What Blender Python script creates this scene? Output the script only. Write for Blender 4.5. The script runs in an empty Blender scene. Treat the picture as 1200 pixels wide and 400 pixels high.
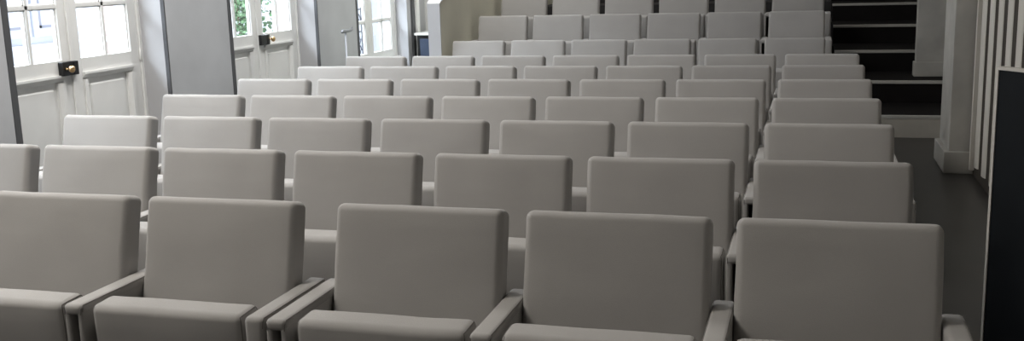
import bpy, bmesh, math, random
from mathutils import Vector, Matrix, noise
random.seed(7)
C = bpy.context.scene.collection
PI = math.pi

# ------------------------------------------------------------------ materials
def new_mat(name):
    m = bpy.data.materials.new(name); m.use_nodes = True
    nt = m.node_tree; b = nt.nodes['Principled BSDF']
    return m, nt, b

def node(nt, kind, **kw):
    n = nt.nodes.new(kind)
    for k, v in kw.items():
        if k in n.inputs: n.inputs[k].default_value = v
        else: setattr(n, k, v)
    return n

def paint(name, col, rough=.6, var=.06, scale=3., bump=.02, bscale=60., metal=0., spec=.4):
    m, nt, b = new_mat(name)
    tc = node(nt, 'ShaderNodeTexCoord')
    n1 = node(nt, 'ShaderNodeTexNoise'); n1.inputs['Scale'].default_value = scale; n1.inputs['Detail'].default_value = 5
    nt.links.new(tc.outputs['Object'], n1.inputs['Vector'])
    r = node(nt, 'ShaderNodeValToRGB')
    r.color_ramp.elements[0].position = .3; r.color_ramp.elements[1].position = .7
    r.color_ramp.elements[0].color = [c * (1 - var) for c in col] + [1]
    r.color_ramp.elements[1].color = [min(1, c * (1 + var)) for c in col] + [1]
    nt.links.new(n1.outputs['Fac'], r.inputs['Fac']); nt.links.new(r.outputs['Color'], b.inputs['Base Color'])
    b.inputs['Roughness'].default_value = rough; b.inputs['Metallic'].default_value = metal
    b.inputs['Specular IOR Level'].default_value = spec
    if bump:
        n2 = node(nt, 'ShaderNodeTexNoise'); n2.inputs['Scale'].default_value = bscale
        nt.links.new(tc.outputs['Object'], n2.inputs['Vector'])
        bp = node(nt, 'ShaderNodeBump'); bp.inputs['Strength'].default_value = bump; bp.inputs['Distance'].default_value = .01
        nt.links.new(n2.outputs['Fac'], bp.inputs['Height']); nt.links.new(bp.outputs['Normal'], b.inputs['Normal'])
    return m

def fabric(name, col):
    m, nt, b = new_mat(name)
    L = nt.links.new
    tc = node(nt, 'ShaderNodeTexCoord'); oi = node(nt, 'ShaderNodeObjectInfo')
    off = node(nt, 'ShaderNodeVectorMath'); off.operation = 'SCALE'; off.inputs['Scale'].default_value = 37.
    cx = node(nt, 'ShaderNodeCombineXYZ'); L(oi.outputs['Random'], cx.inputs[0]); L(oi.outputs['Random'], cx.inputs[2])
    L(cx.outputs[0], off.inputs[0])
    add = node(nt, 'ShaderNodeVectorMath'); L(tc.outputs['Object'], add.inputs[0]); L(off.outputs[0], add.inputs[1])
    # soft soiling
    n1 = node(nt, 'ShaderNodeTexNoise'); n1.inputs['Scale'].default_value = 5.; n1.inputs['Detail'].default_value = 6
    L(add.outputs[0], n1.inputs['Vector'])
    # weave slubs: stretched noise along and across
    hs = []
    for sc in ((260, 260, 900), (900, 900, 260)):
        mp = node(nt, 'ShaderNodeMapping'); mp.inputs['Scale'].default_value = sc
        L(tc.outputs['Object'], mp.inputs['Vector'])
        n = node(nt, 'ShaderNodeTexNoise'); n.inputs['Scale'].default_value = 1.; n.inputs['Detail'].default_value = 2
        L(mp.outputs[0], n.inputs['Vector']); hs.append(n)
    mx = node(nt, 'ShaderNodeMath'); mx.operation = 'ADD'
    L(hs[0].outputs['Fac'], mx.inputs[0]); L(hs[1].outputs['Fac'], mx.inputs[1])
    m2 = node(nt, 'ShaderNodeMath'); m2.operation = 'MULTIPLY_ADD'; m2.inputs[1].default_value = .28
    L(mx.outputs[0], m2.inputs[0]); 
    m3 = node(nt, 'ShaderNodeMath'); m3.operation = 'MULTIPLY'; m3.inputs[1].default_value = .45
    L(n1.outputs['Fac'], m3.inputs[0]); L(m3.outputs[0], m2.inputs[2])
    r = node(nt, 'ShaderNodeValToRGB')
    r.color_ramp.elements[0].position = .3; r.color_ramp.elements[1].position = .7
    r.color_ramp.elements[0].color = [c * .93 for c in col] + [1]
    r.color_ramp.elements[1].color = [c * 1.06 for c in col] + [1]
    L(m2.outputs[0], r.inputs['Fac'])
    # each chair a hair lighter or darker
    mr = node(nt, 'ShaderNodeMapRange'); mr.inputs['To Min'].default_value = .94; mr.inputs['To Max'].default_value = 1.06
    L(oi.outputs['Random'], mr.inputs['Value'])
    hsv = node(nt, 'ShaderNodeHueSaturation'); L(r.outputs['Color'], hsv.inputs['Color']); L(mr.outputs[0], hsv.inputs['Value'])
    L(hsv.outputs['Color'], b.inputs['Base Color'])
    b.inputs['Roughness'].default_value = .95; b.inputs['Specular IOR Level'].default_value = .15
    b.inputs['Sheen Weight'].default_value = .22; b.inputs['Sheen Roughness'].default_value = .45
    # wrinkles
    mpw = node(nt, 'ShaderNodeMapping'); mpw.inputs['Scale'].default_value = (3, 3, 8)
    L(add.outputs[0], mpw.inputs['Vector'])
    nw = node(nt, 'ShaderNodeTexNoise'); nw.inputs['Scale'].default_value = 1.; nw.inputs['Detail'].default_value = 2; nw.inputs['Distortion'].default_value = .2
    L(mpw.outputs[0], nw.inputs['Vector'])
    b1 = node(nt, 'ShaderNodeBump'); b1.inputs['Strength'].default_value = .15; b1.inputs['Distance'].default_value = .02
    L(nw.outputs['Fac'], b1.inputs['Height'])
    b2 = node(nt, 'ShaderNodeBump'); b2.inputs['Strength'].default_value = .25; b2.inputs['Distance'].default_value = .002
    L(mx.outputs[0], b2.inputs['Height']); L(b1.outputs['Normal'], b2.inputs['Normal'])
    L(b2.outputs['Normal'], b.inputs['Normal'])
    return m

M = {}
M['fabric'] = fabric('grey_linen', (.40, .388, .374))
M['seam'] = paint('seam_thread', (.17, .16, .15), .9, bump=0)
M['hollow'] = paint('shade_and_frame_black', (.010, .010, .010), .9, bump=0)  # near-black: painted shade in the arm recesses, also the seat frames
M['floor'] = paint('dark_linoleum', (.030, .028, .026), .30, .18, 2.2, .015, 25., spec=.5)
M['white'] = paint('white_door_paint', (.82, .82, .80), .42, .03, 4., .03, 40.)
M['wall'] = paint('pale_grey_wall', (.44, .44, .45), .7, .05, 1.6, .03, 90.)
M['wallwhite'] = paint('off_white_wall', (.66, .66, .64), .7, .04, 1.6, .03, 90.)
M['panel'] = paint('grey_wall_panel', (.50, .51, .525), .75, .06, 2.5, .04, 140.)
M['dark'] = paint('dark_grey_edge', (.085, .087, .092), .55, bump=0)
M['parapet'] = paint('warm_shade_parapet', (.70, .68, .57), .7, .06, 2., .03, 90.)  # off-white paint with the inner face's warm shade put into the colour
M['stone'] = paint('pale_stone', (.40, .39, .36), .65, .14, 3.5, .04, 40.)
M['step'] = paint('black_stair', (.009, .008, .008), .7, .15, 5., .02, 60., spec=.12)
M['nosing'] = paint('pale_nosing', (.42, .41, .38), .5, .06, 6., 0)
M['riser'] = paint('pale_riser', (.50, .47, .41), .6, .08, 5., .02)
M['slat'] = paint('cream_slat', (.60, .575, .52), .55, .05, 3., .02)
M['slatback'] = paint('brown_gap', (.045, .038, .030), .8, bump=0)
M['board'] = paint('blue_black_board', (.006, .008, .010), .6, .1, 3., 0, spec=.15)
M['rim'] = paint('cream_rim', (.55, .53, .49), .5, bump=0)
M['black'] = paint('black_iron_lock', (.010, .010, .011), .4, bump=0)
M['brass'] = paint('brass', (.75, .50, .26), .28, .05, bump=0, metal=1.)
M['steel'] = paint('brushed_steel', (.34, .35, .37), .45, .05, bump=0, metal=.6)
M['iron'] = paint('wrought_iron', (.06, .065, .08), .5, bump=0)
M['navy'] = paint('slate_blue_front', (.055, .075, .125), .5, .06, bump=0)
M['ceiling'] = paint('ceiling_paint', (.34, .335, .32), .8, .03, 1., 0)
M['carpet'] = paint('dark_tier_carpet', (.035, .034, .035), .95, .15, 20., .1, 200.)
M['facade'] = paint('pale_facade', (.50, .51, .555), .8, .04, 1.5, .05, 20.)
M['shutter'] = paint('facade_shutter', (.46, .47, .52), .7, .03, 3., 0)
M['shutline'] = paint('shutter_groove', (.22, .22, .26), .7, bump=0)
M['pink'] = paint('pink_render', (.55, .44, .40), .8, .08, 5., .05, 20.)
M['leaf'] = paint('green_leaf', (.09, .17, .08), .5, .5, 14., 0)
M['bark'] = paint('bark', (.12, .09, .06), .8, .2, 9., .1)
M['paving'] = paint('pale_courtyard', (.8, .8, .78), .8, .08, 3., .05)
# thin window glass: clear with a Fresnel sheen
gm = bpy.data.materials.new('window_glass'); gm.use_nodes = True; nt = gm.node_tree; nt.nodes.clear()
o = node(nt, 'ShaderNodeOutputMaterial'); mxs = node(nt, 'ShaderNodeMixShader')
tr = node(nt, 'ShaderNodeBsdfTransparent'); gl = node(nt, 'ShaderNodeBsdfGlossy'); gl.inputs['Roughness'].default_value = .03
tr.inputs['Color'].default_value = (.95, .97, .98, 1)
lw = node(nt, 'ShaderNodeLayerWeight'); lw.inputs['Blend'].default_value = .5
pw = node(nt, 'ShaderNodeMath'); pw.operation = 'POWER'; pw.inputs[1].default_value = 5.
ma = node(nt, 'ShaderNodeMath'); ma.operation = 'MULTIPLY_ADD'; ma.inputs[1].default_value = .55; ma.inputs[2].default_value = .04
nt.links.new(lw.outputs['Facing'], pw.inputs[0]); nt.links.new(pw.outputs[0], ma.inputs[0])
nt.links.new(ma.outputs[0], mxs.inputs[0]); nt.links.new(tr.outputs[0], mxs.inputs[1]); nt.links.new(gl.outputs[0], mxs.inputs[2])
nt.links.new(mxs.outputs[0], o.inputs['Surface']); M['glass'] = gm

# ------------------------------------------------------------------ helpers
def link(name, me, parent=None, loc=None):
    ob = bpy.data.objects.new(name, me); C.objects.link(ob)
    if parent is not None: ob.parent = parent
    if loc is not None: ob.location = loc
    return ob

def obj(name, bm, mat, parent=None, loc=None, smooth=False):
    me = bpy.data.meshes.new(name)
    bmesh.ops.recalc_face_normals(bm, faces=bm.faces)
    bm.to_mesh(me); bm.free()
    if smooth:
        for p in me.polygons: p.use_smooth = True
    me.materials.append(M[mat])
    return link(name, me, parent, loc)

def thing(name, label=None, cat=None, loc=(0, 0, 0), rz=0, group=None, kind=None):
    ob = bpy.data.objects.new(name, None); C.objects.link(ob)
    ob.empty_display_size = .1
    ob.location = loc; ob.rotation_euler = (0, 0, rz)
    return tag(ob, label, cat, group, kind)

def tag(ob, label=None, cat=None, group=None, kind=None):
    if label: ob['label'] = label
    if cat: ob['category'] = cat
    if group: ob['group'] = group
    if kind: ob['kind'] = kind
    return ob

def box(bm, x0, x1, y0, y1, z0, z1, bev=0., seg=2):
    r = bmesh.ops.create_cube(bm, size=1.)
    vs = r['verts']
    for v in vs:
        v.co = Vector(((x0 + x1) / 2 + v.co.x * (x1 - x0), (y0 + y1) / 2 + v.co.y * (y1 - y0), (z0 + z1) / 2 + v.co.z * (z1 - z0)))
    if bev:
        es = list({e for v in vs for e in v.link_edges})
        bmesh.ops.bevel(bm, geom=es, offset=bev, segments=seg, affect='EDGES', profile=.5)

def prism(bm, pts, axis, a, b):
    """extrude polygon pts (2D) along axis from a to b; axis 0: pts=(y,z), 1: (x,z), 2: (x,y)"""
    def mk(p, t):
        return {0: (t, p[0], p[1]), 1: (p[0], t, p[1]), 2: (p[0], p[1], t)}[axis]
    A = [bm.verts.new(mk(p, a)) for p in pts]; B = [bm.verts.new(mk(p, b)) for p in pts]
    n = len(pts)
    bm.faces.new(A); bm.faces.new(B[::-1])
    for i in range(n): bm.faces.new((A[i], B[i], B[(i + 1) % n], A[(i + 1) % n]))

def tube(bm, pts, r, seg=8, closed=False):
    pts = [Vector(p) for p in pts]; rings = []
    n = len(pts); up = None
    for i, p in enumerate(pts):
        a = pts[(i - 1) % n] if (closed or i) else p
        c = pts[(i + 1) % n] if (closed or i < n - 1) else p
        t = (c - a).normalized()
        if up is None:
            up = Vector((0, 0, 1)) if abs(t.z) < .9 else Vector((1, 0, 0))
        u = (up - t * up.dot(t)).normalized(); w = t.cross(u); up = u
        rr = r[i] if isinstance(r, (list, tuple)) else r
        rings.append([bm.verts.new(p + (u * math.cos(2 * PI * k / seg) + w * math.sin(2 * PI * k / seg)) * rr) for k in range(seg)])
    m = n if closed else n - 1
    for i in range(m):
        A, B = rings[i], rings[(i + 1) % n]
        for k in range(seg): bm.faces.new((A[k], A[(k + 1) % seg], B[(k + 1) % seg], B[k]))
    if not closed:
        bm.faces.new(rings[0][::-1]); bm.faces.new(rings[-1])

def lathe(bm, prof, origin, axis='z', seg=20):
    origin = Vector(origin); rings = []
    for (r, h) in prof:
        ring = []
        for k in range(seg):
            a = 2 * PI * k / seg
            c, s = math.cos(a) * r, math.sin(a) * r
            ring.append(bm.verts.new(origin + Vector({'z': (c, s, h), 'x': (h, c, s), 'y': (c, h, s)}[axis])))
        rings.append(ring)
    for A, B in zip(rings, rings[1:]):
        for k in range(seg): bm.faces.new((A[k], A[(k + 1) % seg], B[(k + 1) % seg], B[k]))
    bm.faces.new(rings[0][::-1]); bm.faces.new(rings[-1])

def axis_coords(h, r, n):
    """coordinates over [-h,h] with extra rows around the rounded corners"""
    c = h - r
    ang = [c + r * math.tan(PI / 4 * k / 3) for k in range(1, 4)]
    mid = [-c + 2 * c * i / n for i in range(n + 1)]
    return [-a for a in ang[::-1]] + mid + ang

def cushion(bm, w, d, h, r, centre, n=(8, 2, 6), bulge=0., seed=0., amp=0.):
    """soft rounded block; front (-y) face bulged and slightly puckered"""
    H = (w / 2, d / 2, h / 2); cx = [axis_coords(H[i], r, n[i]) for i in range(3)]
    cen = Vector(centre); cache = {}
    def vert(p):
        key = tuple(round(c, 5) for c in p)
        if key in cache: return cache[key]
        q = Vector(p)
        inner = Vector([max(-(H[i] - r), min(H[i] - r, p[i])) for i in range(3)])
        dv = q - inner
        if dv.length > 1e-9: q = inner + dv.normalized() * r
        u, v = p[0] / H[0], p[2] / H[2]
        f = (1 - u * u) * (1 - v * v)
        if q.y < 0: q.y -= bulge * max(0, f) ** .6
        else: q.y += bulge * .4 * max(0, f)
        if amp:
            nv = noise.noise(Vector((q.x * 5 + seed * 7.3, q.z * 9 + seed, seed * 3.1)))
            q.y += amp * nv
            q.z += amp * .9 * noise.noise(Vector((q.x * 6 + seed * 2.7, seed * 5.3, 0))) * (1 if p[2] > 0 else 0)
            q.x += amp * .6 * noise.noise(Vector((q.z * 7 + seed * 1.7, seed * 4.3, 2.)))
        cache[key] = bm.verts.new(cen + q); return cache[key]
    for ax in range(3):
        a, b = [(1, 2), (2, 0), (0, 1)][ax]
        for s in (-1, 1):
            for i in range(len(cx[a]) - 1):
                for j in range(len(cx[b]) - 1):
                    q = []
                    for (ii, jj) in ((i, j), (i + 1, j), (i + 1, j + 1), (i, j + 1)):
                        p = [0, 0, 0]; p[ax] = s * H[ax]; p[a] = cx[a][ii]; p[b] = cx[b][jj]; q.append(vert(p))
                    if s < 0: q = q[::-1]
                    if len(set(q)) == 4: bm.faces.new(q)
    loops = []
    for s in (-1, 1):
        vv = []
        for j in cx[2]: vv.append((s * H[0], -H[1], j))
        for j in cx[1][1:]: vv.append((s * H[0], j, H[2]))
        for j in cx[2][::-1][1:]: vv.append((s * H[0], H[1], j))
        loops.append([cache[tuple(round(c, 5) for c in p)] for p in vv])
    return loops

# ------------------------------------------------------------------ auditorium chairs
S, W, ARM = .63, .56, .066
BACK_D = .075
def upholstered(name, parent, dims, r, n, bulge, seed, amp, centre, rot, cent, move):
    bm = bmesh.new()
    loops = cushion(bm, *dims, r, centre, n, bulge, seed, amp)
    bmesh.ops.rotate(bm, verts=bm.verts, cent=cent, matrix=Matrix.Rotation(math.radians(rot), 3, 'X'))
    bmesh.ops.translate(bm, verts=bm.verts, vec=move)
    paths = [[v.co.copy() for v in lp] for lp in loops]
    ob = obj(name, bm, 'fabric', parent, smooth=True)
    if name == 'seat':
        for p in paths:
            bm = bmesh.new(); tube(bm, p, .0017, 6); obj('seam', bm, 'seam', ob)
    return ob
def back_mesh(k, t):
    upholstered('backrest', t, (.560, .094, .57), .025, (12, 2, 10), .009, 3. + k * 1.7, .0035, (0, .047, .565), -14, (0, 0, .85), (0, 0, .024))
def seat_mesh(k, t):
    upholstered('seat', t, (.530, .112, .40), .024, (10, 2, 6), .010, 21. + k, .003, (.004, 0, .20), 3, (0, 0, .4), (0, -.306, .205))
def arm_parts(parent, x, solid=False):
    bm = bmesh.new()
    if solid:
        cushion(bm, ARM, .435, .585, .017, (x, -.1575, .3125), (2, 8, 8), .002, x * 3, .002)
        pad = obj('armrest', bm, 'fabric', parent, smooth=True)
    else:
        cushion(bm, ARM, .435, .036, .014, (x, -.1575, .587), (2, 8, 1), .001, x * 3, .001)
        pad = obj('armrest', bm, 'fabric', parent, smooth=True)
        for s in (-1, 1):
            bm = bmesh.new()
            cushion(bm, .019, .430, .572, .007, (x + s * (ARM / 2 - .0097), -.1575, .2965), (1, 5, 5), 0, x, .0006)
            obj('arm_side', bm, 'fabric', parent, smooth=True)
        bm = bmesh.new(); box(bm, x - .012, x + .012, -.30, .04, .03, .552)  # black filler painting the shade inside the open arm recess
        obj('arm_recess_shade', bm, 'hollow', parent)
    for s in ((-1, 1) if not solid else (1,)):
        bm = bmesh.new(); xs = x + s * (ARM / 2 - .0041)
        tube(bm, [(xs, -.3745, .572), (xs, -.3715, .590), (xs, -.360, .6005), (xs, -.02, .6008), (xs, .045, .600)], .0017, 6)
        obj('seam', bm, 'seam', pad)

def make_chair(k, right_arm=False):
    t = thing('auditorium_chair')
    back_mesh(k, t); seat_mesh(k, t)
    arm_parts(t, -W / 2 - .035)
    if right_arm: arm_parts(t, W / 2 + .035, True)
    bm = bmesh.new(); box(bm, -.275, .275, -.04, .02, .19, .26); box(bm, -.275, .275, .02, .06, .10, .30)
    obj('seat_frame', bm, 'hollow', t)
    return t

def dup(root, loc):
    r = root.copy(); C.objects.link(r); r.location = loc
    for ch in list(root.children):
        c = ch.copy(); C.objects.link(c); c.parent = r
        for g in list(ch.children):
            d = g.copy(); C.objects.link(d); d.parent = c
    return r

protos = [make_chair(k) for k in range(4)]
proto_end = [make_chair(k + 5, True) for k in range(2)]
used = set()
ORD = ['', 'first', 'second', 'third', 'fourth', 'fifth', 'sixth', 'seventh']
ROWN = ['', 'front row', 'second row', 'third row', 'fourth row', 'fifth row', 'sixth row', 'seventh row',
        'first row behind the cross aisle', 'second row behind the cross aisle', 'third row behind the cross aisle']
def place_chair(x, y, z, row, pos, n, end):
    pool = proto_end if end else protos
    p = pool[(row + pos * 3 + row * pos // 2) % len(pool)]
    if p.name in used: c = dup(p, (x, y, z))
    else: used.add(p.name); c = p; c.location = (x, y, z)
    c.rotation_euler = (random.uniform(-.006, .006), 0, random.uniform(-.003, .003))
    if pos == 1: where = 'at stair end of'
    elif pos == n: where = 'at window end of'
    else: where = ORD[pos] + ' from stair end in'
    tag(c, 'grey tip-up chair %s %s%s' % (where, '' if row > 7 else 'the ', ROWN[row]), 'chair', 'grey chairs of the ' + ROWN[row])
XR, Y1, P = .3655, 2.991, .9272
for row in range(1, 8):
    for pos in range(1, 8):
        x = XR - W / 2 - (pos - 1) * S
        if row == 1 and pos > 3: x -= .0735
        place_chair(x, Y1 + (row - 1) * P, 0, row, pos, 7, pos == 1 or (row == 1 and pos == 4))
X8, Y8, P8, R8 = .1321, 10.3209, .9248, .2131
for row in range(8, 11):
    for pos in range(1, 7):
        place_chair(X8 - W / 2 - (pos - 1) * S, Y8 + (row - 8) * P8, (row - 8) * R8 + .004 * (row == 8), row, pos, 6, pos == 1)

# ------------------------------------------------------------------ room shell
def struct(name, bm, mat, smooth=False):
    return tag(obj(name, bm, mat, smooth=smooth), kind='structure')
CEIL = 4.4
bm = bmesh.new(); box(bm, -5.6, 1.6, -3.2, 17.2, -.12, 0); struct('floor', bm, 'floor')
bm = bmesh.new(); box(bm, -5.6, 1.6, -3.2, 17.2, CEIL, CEIL + .15); struct('ceiling', bm, 'ceiling')
bm = bmesh.new(); box(bm, -5.6, 1.6, -3.2, -3.05, 0, CEIL); struct('wall_front', bm, 'carpet')
bm = bmesh.new(); box(bm, -5.6, 1.6, 17.05, 17.2, 0, CEIL); struct('wall_back', bm, 'wallwhite')
bm = bmesh.new(); box(bm, -5.3, -3.80, 13.35, 13.5, 0, CEIL); struct('wall_aisle', bm, 'wallwhite')

# left wall: piers between three openings (plus the one before the frame), splayed reveals
XF, XD = -5.0, -5.2      # pier face, door plane
OPEN = [(2.90, 4.60, 2.88, 4.56, 0.), (5.63, 7.36, 5.62, 7.34, 0.), (8.37, 10.07, 8.36, 10.05, 0.), (11.15, 12.69, 11.10, 12.80, .0)]
HEAD = 3.1
bm = bmesh.new()
edges = [(-3.1, -3.1)] + [e for o_ in OPEN for e in ((o_[0], o_[2]), (o_[1], o_[3]))] + [(17.1, 17.1)]
for i in range(0, len(edges), 2):
    (a, a2), (b, b2) = edges[i], edges[i + 1]
    prism(bm, [(XF, a), (XF, b), (XD - .05, b2), (-5.42, b2), (-5.42, a2), (XD - .05, a2)], 2, 0, CEIL)
for (a, b, a2, b2, sill) in OPEN:
    box(bm, -5.42, XF, a - .02, b + .02, HEAD, CEIL)
box(bm, -5.42, -5.08, 11.12, 12.75, 0, .50)
struct('wall_left', bm, 'wall')
# grey acoustic panels on the piers with their dark edges
for (a, b) in ((4.62, 5.60), (7.375, 8.315), (10.085, 11.05)):
    bm = bmesh.new(); box(bm, XF, XF + .03, a, b, .10, 3.6, .004, 1); struct('trim_1', bm, 'panel')
    bm = bmesh.new(); box(bm, XF, XF + .032, b + .002, b + .058, .10, 3.6, .003, 1); struct('trim_2', bm, 'dark')
    bm = bmesh.new(); box(bm, XF, XF + .031, a - .016, a - .001, .10, 3.6); struct('trim_3', bm, 'dark')

def leaf(bm, y0, y1, z0, z1, rows, zg, zt, px=XD):
    """frame of one glazed leaf; glass above zg, panelled below when zg-z0 is tall"""
    f, b = px, px - .045; st = .105
    box(bm, b, f, y0, y0 + st, z0, z1, .004, 1); box(bm, b, f, y1 - st, y1, z0, z1, .004, 1)
    box(bm, b, f, y0 + st, y1 - st, z1 - .11, z1)
    top = z1 - .11
    # glazing bars
    ym = (y0 + y1) / 2
    for d, hw in ((0, .023), (.010, .013)):
        box(bm, b + .006, f - .012 + d, ym - hw, ym + hw, zg, top)
        for k in range(1, rows):
            zz = zg + zt * k
            if zz < top - .05: box(bm, b + .006, f - .012 + d, y0 + st, y1 - st, zz - hw, zz + hw)
    # small inner bevel around the glass
    for (ya, yb) in ((y0 + st, y0 + st + .012), (y1 - st - .012, y1 - st)): box(bm, b + .004, f - .014, ya, yb, zg, top)
    if zg - z0 > .5:
        box(bm, b, f, y0 + st, y1 - st, zg - .105, zg)                 # lock rail
        box(bm, b, f, y0 + st, y1 - st, z0, z0 + .17)                   # bottom rail
        za, zb = z0 + .17, zg - .105
        ya, yb = y0 + st, y1 - st
        box(bm, b, f - .028, ya, yb, za, zb)                            # recessed field
        # bolection moulding ring, projecting with a sloped face
        mw = .055
        for (p, q, zz0, zz1) in ((ya, yb, zb - mw, zb), (ya, yb, za, za + mw)):
            s = 1 if zz0 > .5 else -1
            pts = [(f - .028, zz0), (f - .004, zz0 + (.012 if s > 0 else 0)), (f + .020, zz1 - .016), (f + .020, zz1), (f - .028, zz1)] if s > 0 else \
                  [(f - .028, zz0), (f + .020, zz0), (f + .020, zz0 + .016), (f - .004, zz1), (f - .028, zz1)]
            prism(bm, pts, 1, p, q) if False else prism_y(bm, pts, p, q)
        for (p, q) in ((ya, ya + mw), (yb - mw, yb)):
            pts = [(f - .028, p), (f + .014, p), (f + .014, q - .02), (f - .006, q), (f - .028, q)] if p == ya else \
                  [(f - .028, p), (f - .006, p), (f + .014, p + .02), (f + .014, q), (f - .028, q)]
            prism(bm, pts, 2, za + mw, zb - mw)
        # raised centre
        box(bm, b, f - .012, ya + mw + .035, yb - mw - .035, za + mw + .04, zb - mw - .04, .010, 1)
    else:
        box(bm, b, f, y0 + st, y1 - st, z0, zg)
def prism_y(bm, pts, a, b):
    prism(bm, pts, 1, a, b)

def pane_mesh(y0, y1, z0, z1, px):
    bm = bmesh.new(); box(bm, px - .026, px - .022, y0, y1, z0, z1); return bm

def french_door(n, seam, wl, lockc, style):
    t = thing('door_%d' % n, kind='structure')
    for (a, b) in ((seam - wl, seam - .002), (seam + .002, seam + wl)):
        bm = bmesh.new(); leaf(bm, a, b, .02, 2.95, 6, 1.035, .388)
        lf = obj('door_leaf', bm, 'white', t)
        obj('glass', pane_mesh(a + .10, b - .10, 1.03, 2.85, XD), 'glass', lf)
    # astragal over the meeting stiles
    bm = bmesh.new(); box(bm, XD, XD + .014, seam - .022, seam + .022, .02, 2.95, .005, 2); obj('astragal', bm, 'white', t)
    # frame
    bm = bmesh.new()
    for (a, b) in ((seam - wl - .045, seam - wl - .003), (seam + wl + .003, seam + wl + .045)):
        box(bm, XD - .06, XD + .012, a, b, 0, 3.05, .004, 1)
    box(bm, XD - .06, XD + .012, seam - wl - .045, seam + wl + .045, 2.955, 3.1)
    obj('door_frame', bm, 'white', t)
    # box lock with knob
    bm = bmesh.new(); box(bm, XD + .001, XD + .045, lockc - .085, lockc + .085, .925, 1.025, .005, 2)
    box(bm, XD + .030, XD + .050, lockc + .030, lockc + .036, .93, 1.02)
    lk = obj('lock', bm, 'black', t)
    ky = lockc + (-.055 if style == 0 else .115)
    bm = bmesh.new()
    lathe(bm, [(.006, 0), (.012, .004), (.008, .012), (.008, .030), (.020, .036), (.026, .048), (.024, .060), (.013, .068), (.002, .070)],
          (XD + .044 if style == 0 else XD + .014, ky, .975), 'x')
    obj('knob', bm, 'brass', lk, smooth=True)
    # hinges on the outer stiles
    for y in (seam - wl, seam + wl):
        for z in (.35, 1.0, 2.5):
            bm = bmesh.new(); lathe(bm, [(.004, -.05), (.009, -.046), (.009, .046), (.004, .05)], (XD + .010, y, z), 'z', 10)
            obj('hinge', bm, 'white', t, smooth=True)
    return t
french_door(1, 6.50, .81, 6.43, 0)
french_door(2, 9.22, .81, 9.29, 1)
french_door(3, 3.74, .81, 3.74, 0)

t = thing('window_1', kind='structure')
for (a, b) in ((11.12, 11.928), (11.932, 12.74)):
    bm = bmesh.new(); leaf(bm, a, b, .53, 2.95, 7, .62, .385)
    lf = obj('window_frame', bm, 'white', t)
    obj('glass', pane_mesh(a + .10, b - .10, .61, 2.85, XD), 'glass', lf)
bm = bmesh.new(); box(bm, XD - .06, XD + .06, 11.10, 12.82, .47, .525, .006, 2); obj('window_sill', bm, 'white', t)
bm = bmesh.new(); box(bm, XD - .06, XD + .012, 12.745, 12.80, .52, 3.05); obj('window_trim', bm, 'white', t)

# dark and white strips at the far corner of the left wall
bm = bmesh.new(); box(bm, XF, XF + .03, 12.82, 12.90, 0, 3.4, .004, 1); struct('trim_4', bm, 'dark')
bm = bmesh.new(); box(bm, XF, XF + .05, 12.93, 13.02, 0, 3.4, .004, 1); struct('trim_5', bm, 'white')
bm = bmesh.new(); box(bm, XF, XF + .02, -3.05, 2.85, 0, .12); box(bm, XF, XF + .02, 13.04, 13.34, 0, .12); struct('baseboard_left', bm, 'white')

# low cabinet by the far corner
t = thing('low_cabinet', 'slate blue low cabinet with white top beside the off-white parapet wall', 'cabinet', (-4.40, 12.75, 0))
bm = bmesh.new(); box(bm, -.53, .53, -.02, .42, .78, .81, .004, 1); obj('cabinet_top', bm, 'white', t)
bm = bmesh.new(); box(bm, -.50, .50, .01, .40, .03, .778); obj('cabinet_body', bm, 'black', t)
for (a, b) in ((-.46, -.005), (.005, .48)):
    bm = bmesh.new(); box(bm, a, b, -.012, .008, .08, .735, .004, 1); obj('door', bm, 'navy', t)

# slim steel post with a short top rail by the second grey pier
t = thing('handrail_post', 'slim steel post with short level top bar against grey wall panel', 'post', (-4.72, 10.20, 0))
bm = bmesh.new(); lathe(bm, [(.075, 0), (.075, .008), (.02, .014), (.012, .02), (.012, .985)], (0, 0, 0), 'z', 16); obj('pole', bm, 'steel', t, smooth=True)
bm = bmesh.new(); tube(bm, [(0, -.085, .99), (0, -.06, 1.0), (0, .0, .995), (0, .12, .998), (0, .165, 1.004), (0, .178, 1.03)], [.014, .020, .018, .016, .014, .010], 10); obj('top_bar', bm, 'steel', t, smooth=True)

# tiered platform and the parapet on its window side
bm = bmesh.new()
ys = [10.455 + .9248 * k for k in range(8)]
for k in range(7):
    box(bm, -3.65, .24, ys[k], 17.05, R8 * k + (.0 if k else 0), R8 * (k + 1))
struct('floor_tiers', bm, 'carpet')
bm = bmesh.new()
prism(bm, [(10.2, 0), (10.2, 1.262), (16.0, 3.2), (17.05, 3.2), (17.05, 0)], 0, -3.785, -3.655)
struct('wall_parapet', bm, 'parapet')
bm = bmesh.new()
sl = math.atan2(3.2 - 1.262, 5.8)
prism(bm, [(10.19, 1.263), (10.19, 1.275), (16.0, 3.215), (16.0, 3.2)], 0, -3.79, -3.65)
struct('trim_6', bm, 'white')

bm = bmesh.new(); box(bm, -3.787, -3.654, 10.185, 10.20, 0, 1.262); struct('parapet_cool_face', bm, 'wall')  # added grey sheet: cool window light on the parapet end, painted as colour

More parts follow.
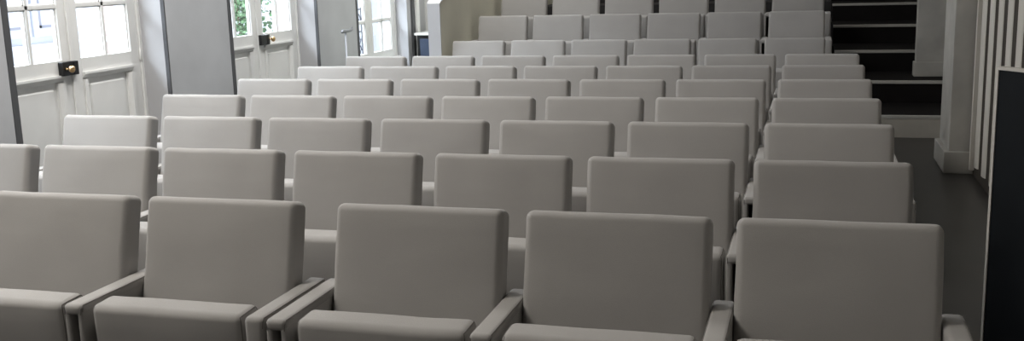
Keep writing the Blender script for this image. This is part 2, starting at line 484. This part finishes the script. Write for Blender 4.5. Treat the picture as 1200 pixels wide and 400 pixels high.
# stairs beside the tiers
t = thing('staircase', 'black staircase with pale nosings beside the raised rows of chairs', 'stairs', (0, 0, 0))
sy = [9.90, 10.82, 11.76, 12.78, 13.70, 14.62, 15.54]
for k in range(7):
    zt = [.195, .408, .63, .84, 1.05, 1.263, 1.476][k]; z0 = ([0, .195, .408, .63, .84, 1.05, 1.263][k])
    xr = 1.395
    bm = bmesh.new(); box(bm, .245, xr, sy[k], 17.04, z0, zt)
    st = obj('step', bm, 'step', t)
    bm = bmesh.new(); box(bm, .245, xr, sy[k] - .012, sy[k] + .035, zt - .026, zt + .004, .003, 1); obj('nosing', bm, 'nosing', st)
    if k == 0:
        bm = bmesh.new(); box(bm, .245, xr, sy[k] - .008, sy[k] - .001, .0, zt - .027); r_ = obj('riser', bm, 'riser', st); r_['label'] = 'pale painted riser'

# right wall: pilaster, niche, stair wall
bm = bmesh.new(); box(bm, 1.006, 1.45, 8.27, 8.85, 0, CEIL, .006, 2); struct('wall_pilaster', bm, 'stone')
bm = bmesh.new(); box(bm, 1.40, 1.50, 8.85, 17.05, 0, CEIL); struct('wall_stair', bm, 'stone')
bm = bmesh.new(); box(bm, 1.018, 1.395, 11.24, 11.36, .41, CEIL, .004, 1); struct('wall_partition', bm, 'stone')
bm = bmesh.new(); box(bm, 1.30, 1.50, -3.05, 8.27, 0, CEIL); struct('wall_right', bm, 'stone')
bm = bmesh.new()
box(bm, .972, 1.29, 8.236, 8.88, 0, .165, .006, 2)
struct('baseboard_right', bm, 'stone')
bm = bmesh.new()
box(bm, 1.002, 1.395, 11.215, 11.38, .409, .555, .006, 2)
struct('baseboard_partition', bm, 'stone')
# slatted screen along the right wall
t = thing('slat_screen', 'cream vertical slat screen along the right wall beside the stone pilaster', 'screen', (1.115, 0, 0))
bm = bmesh.new()
y = 8.06; k = 0
while y > 3.0:
    ring = []
    for j in range(9):
        a = PI * j / 8
        ring.append((.060 - .016 * math.sin(a), y + .076 * math.cos(a)))
    ring += [(.064, y - .076), (.064, y + .076)]
    prism(bm, ring, 2, .085, CEIL - .05)
    y -= .338
obj('slats', bm, 'slat', t)
bm = bmesh.new(); box(bm, .062, .12, 2.8, 8.225, .0, CEIL - .02); obj('backing', bm, 'slatback', t)
bm = bmesh.new(); box(bm, .03, .06, 8.175, 8.225, .04, CEIL - .05); obj('end_batten', bm, 'slat', t)

# black board standing in the foreground on the right
ang = math.atan2(-.60, .42)
t = thing('black_board', 'tall blue-black board with thin pale rim standing before the slat screen', 'board', (.672, 4.20, 0), ang)
bm = bmesh.new(); box(bm, .012, .72, -.012, .012, .03, 1.178); obj('panel', bm, 'board', t)
bm = bmesh.new(); box(bm, 0, .011, -.016, .016, .0, 1.19); box(bm, .011, .735, -.016, .016, 1.179, 1.19); box(bm, .721, .735, -.016, .016, 0, 1.178)
f_ = obj('rim', bm, 'rim', t)

# ------------------------------------------------------------------ outside
bm = bmesh.new(); box(bm, -14, -5.5, -4, 30, -.3, -.12); struct('ground', bm, 'paving')
bm = bmesh.new(); box(bm, -9.4, -9.0, -4, 30, -.12, 6.5); 
fac = tag(obj('facade', bm, 'facade'), 'pale facade across the courtyard seen through the door panes', 'building')
for (a, b, z0, z1) in ((9.9, 10.55, .95, 2.6), (10.6, 11.25, .95, 2.6), (15.2, 16.0, 1., 2.6)):
    bm = bmesh.new(); box(bm, -9.0, -8.965, a, b, z0, z1); sh = obj('shutter', bm, 'shutter', fac)
    bm = bmesh.new()
    for zz in (z0 + .10, z0 + .62, z0 + 1.15):
        box(bm, -8.967, -8.957, a + .10, b - .10, zz, zz + .03); box(bm, -8.967, -8.957, a + .10, b - .10, zz + .40, zz + .43)
        for yy in (a + .10, b - .13): box(bm, -8.967, -8.957, yy, yy + .03, zz, zz + .43)
    obj('groove', bm, 'shutline', sh)
bm = bmesh.new(); box(bm, -9.0, -8.93, 9.0, 12.0, .80, .86); obj('ledge', bm, 'shutter', fac)
bm = bmesh.new(); box(bm, -9.0, -8.97, 11.95, 13.2, -.1, 4.2); obj('pink_panel', bm, 'pink', fac)
bm = bmesh.new(); box(bm, -9.0, -8.97, 16.6, 18.4, -.1, 4.2); obj('pink_panel', bm, 'pink', fac)

t = thing('shrub', 'green leafy shrub outside the second french door', 'shrub', (-6.5, 11.2, -.12))
bm = bmesh.new()
rnd = random.Random(3)
for i in range(1500):
    c = Vector((rnd.gauss(0, .14), rnd.gauss(0, .20), 1.25 + rnd.gauss(0, .38)))
    if c.z < .35 or c.x < -.5: continue
    d = Vector((rnd.uniform(-1, 1), rnd.uniform(-1, 1), rnd.uniform(-.7, .7))).normalized()
    n_ = d.cross(Vector((rnd.uniform(-1, 1), rnd.uniform(-1, 1), rnd.uniform(-1, 1)))).normalized()
    l = rnd.uniform(.05, .085); w_ = l * .36
    vs = [bm.verts.new(c + d * a + n_ * b) for a, b in ((-l / 2, 0), (0, w_ / 1), (l / 2, 0), (0, -w_))]
    bm.faces.new(vs)
obj('foliage', bm, 'leaf', t)
bm = bmesh.new()
for k in range(5):
    a = k * 1.26
    tube(bm, [(0, 0, 0), (.05 * math.cos(a), .07 * math.sin(a), .6), (.14 * math.cos(a), .22 * math.sin(a), 1.5)], [.022, .016, .005], 6)
obj('stem', bm, 'bark', t)

# wrought-iron railing outside the far window
t = thing('balcony_railing', 'dark wrought iron scrolled railing outside the far window', 'railing', (-5.52, 0, 0))
bm = bmesh.new()
for z in (.52, .86, 1.14): tube(bm, [(0, 11.3, z), (0, 12.42, z)], .010, 6)
for y in (11.3, 11.58, 11.86, 12.14, 12.42): tube(bm, [(0, y, .50), (0, y, 1.16)], .009, 6)
obj('bars', bm, 'iron', t)
bm = bmesh.new()
def spiral(cy, cz, r0, turns, s, flip):
    pts = []
    for k in range(28):
        u = k / 27; a = u * turns * 2 * PI; r = r0 * (1 - .85 * u)
        pts.append((0, cy + s * r * math.cos(a), cz + flip * r * math.sin(a)))
    tube(bm, pts, .0085, 6)
for y in (11.44, 11.72, 12.0, 12.28):
    for s in (-1, 1):
        spiral(y + s * .02, .62, .085, 1.4, s, 1); spiral(y + s * .02, .77, .075, 1.4, s, -1); spiral(y + s * .02, 1.0, .10, 1.5, s, 1)
obj('scroll', bm, 'iron', t)

# ------------------------------------------------------------------ light
w = bpy.data.worlds.new('sky'); bpy.context.scene.world = w; w.use_nodes = True
bg = w.node_tree.nodes['Background']; bg.inputs['Color'].default_value = (.86, .92, 1.0, 1); bg.inputs['Strength'].default_value = 2.1

def area(name, loc, rot, sx, sy_, power, col):
    l = bpy.data.lights.new(name, 'AREA'); l.shape = 'RECTANGLE'; l.size = sx; l.size_y = sy_; l.energy = power; l.color = col
    ob = bpy.data.objects.new(name, l); C.objects.link(ob); ob.location = loc; ob.rotation_euler = rot
    return l
# broad area lamp added over the courtyard as sky stand-in, facing the windows
area('sky_fill', (-8.6, 7.0, 5.6), (0, -math.radians(62), 0), 2.5, 26, 7500, (.86, .92, 1.))
# unseen fill lamps added behind the camera to light the chair fronts
for x in (-4.3, -2.6):
    l = area('front_fill', (x, -.9, 4.2), (math.radians(52), 0, math.radians(-28)), 1.2, .6, 14, (1., .95, .88))
# unseen lamps added above the tiers to brighten the parapet's inner face
for y in (11.6, 14.0):
    area('parapet_fill', (-.9, y, CEIL - .12), (math.radians(8), math.radians(50), 0), .5, 1.6, 16, (1., .96, .88))
# added fill lamps, out of view, brightening the window wall and doors
for y in (3.5, 6.5, 9.3, 12.0):
    area('wall_fill', (-3.3, y, CEIL - .12), (0, math.radians(48), 0), .3, 2.2, 30, (1., .98, .95))
# ceiling lamps
for y, col in ((2.2, (1., .94, .86)), (5.2, (1., .97, .94)), (8.4, (.94, .97, 1.))):
    for x in (-3.7,):
        area('ceiling_lamp', (x, y, CEIL - .06), (0, 0, 0), 1.4, .6, {2.2: 104, 5.2: 84, 8.4: 56}[y], col)
for y in (11.5, 14.2):
    area('ceiling_lamp', (-2.9, y, CEIL - .06), (0, 0, 0), 1.2, .5, 7, (1., .95, .88))

# ------------------------------------------------------------------ camera
F_PX, H = 1226.0, 1.5964
yaw, pitch, roll = .2806, .191, -.0291
f = Vector((-math.sin(yaw) * math.cos(pitch), math.cos(yaw) * math.cos(pitch), -math.sin(pitch)))
r = Vector((math.cos(yaw), math.sin(yaw), 0)); u = r.cross(f)
c_, s_ = math.cos(roll), math.sin(roll)
r2 = r * c_ + u * s_; u2 = -r * s_ + u * c_
cam = bpy.data.cameras.new('camera'); cam.sensor_fit = 'HORIZONTAL'; cam.sensor_width = 36; cam.lens = F_PX / 1200 * 36
cam.clip_start = .05
co = bpy.data.objects.new('camera', cam); C.objects.link(co)
mt = Matrix((r2, u2, -f)).transposed().to_4x4(); mt.translation = Vector((0, 0, H)); co.matrix_world = mt
bpy.context.scene.camera = co
vs = bpy.context.scene.view_settings
vs.view_transform = 'Standard'; vs.look = 'None'; vs.exposure = .08; vs.gamma = 1
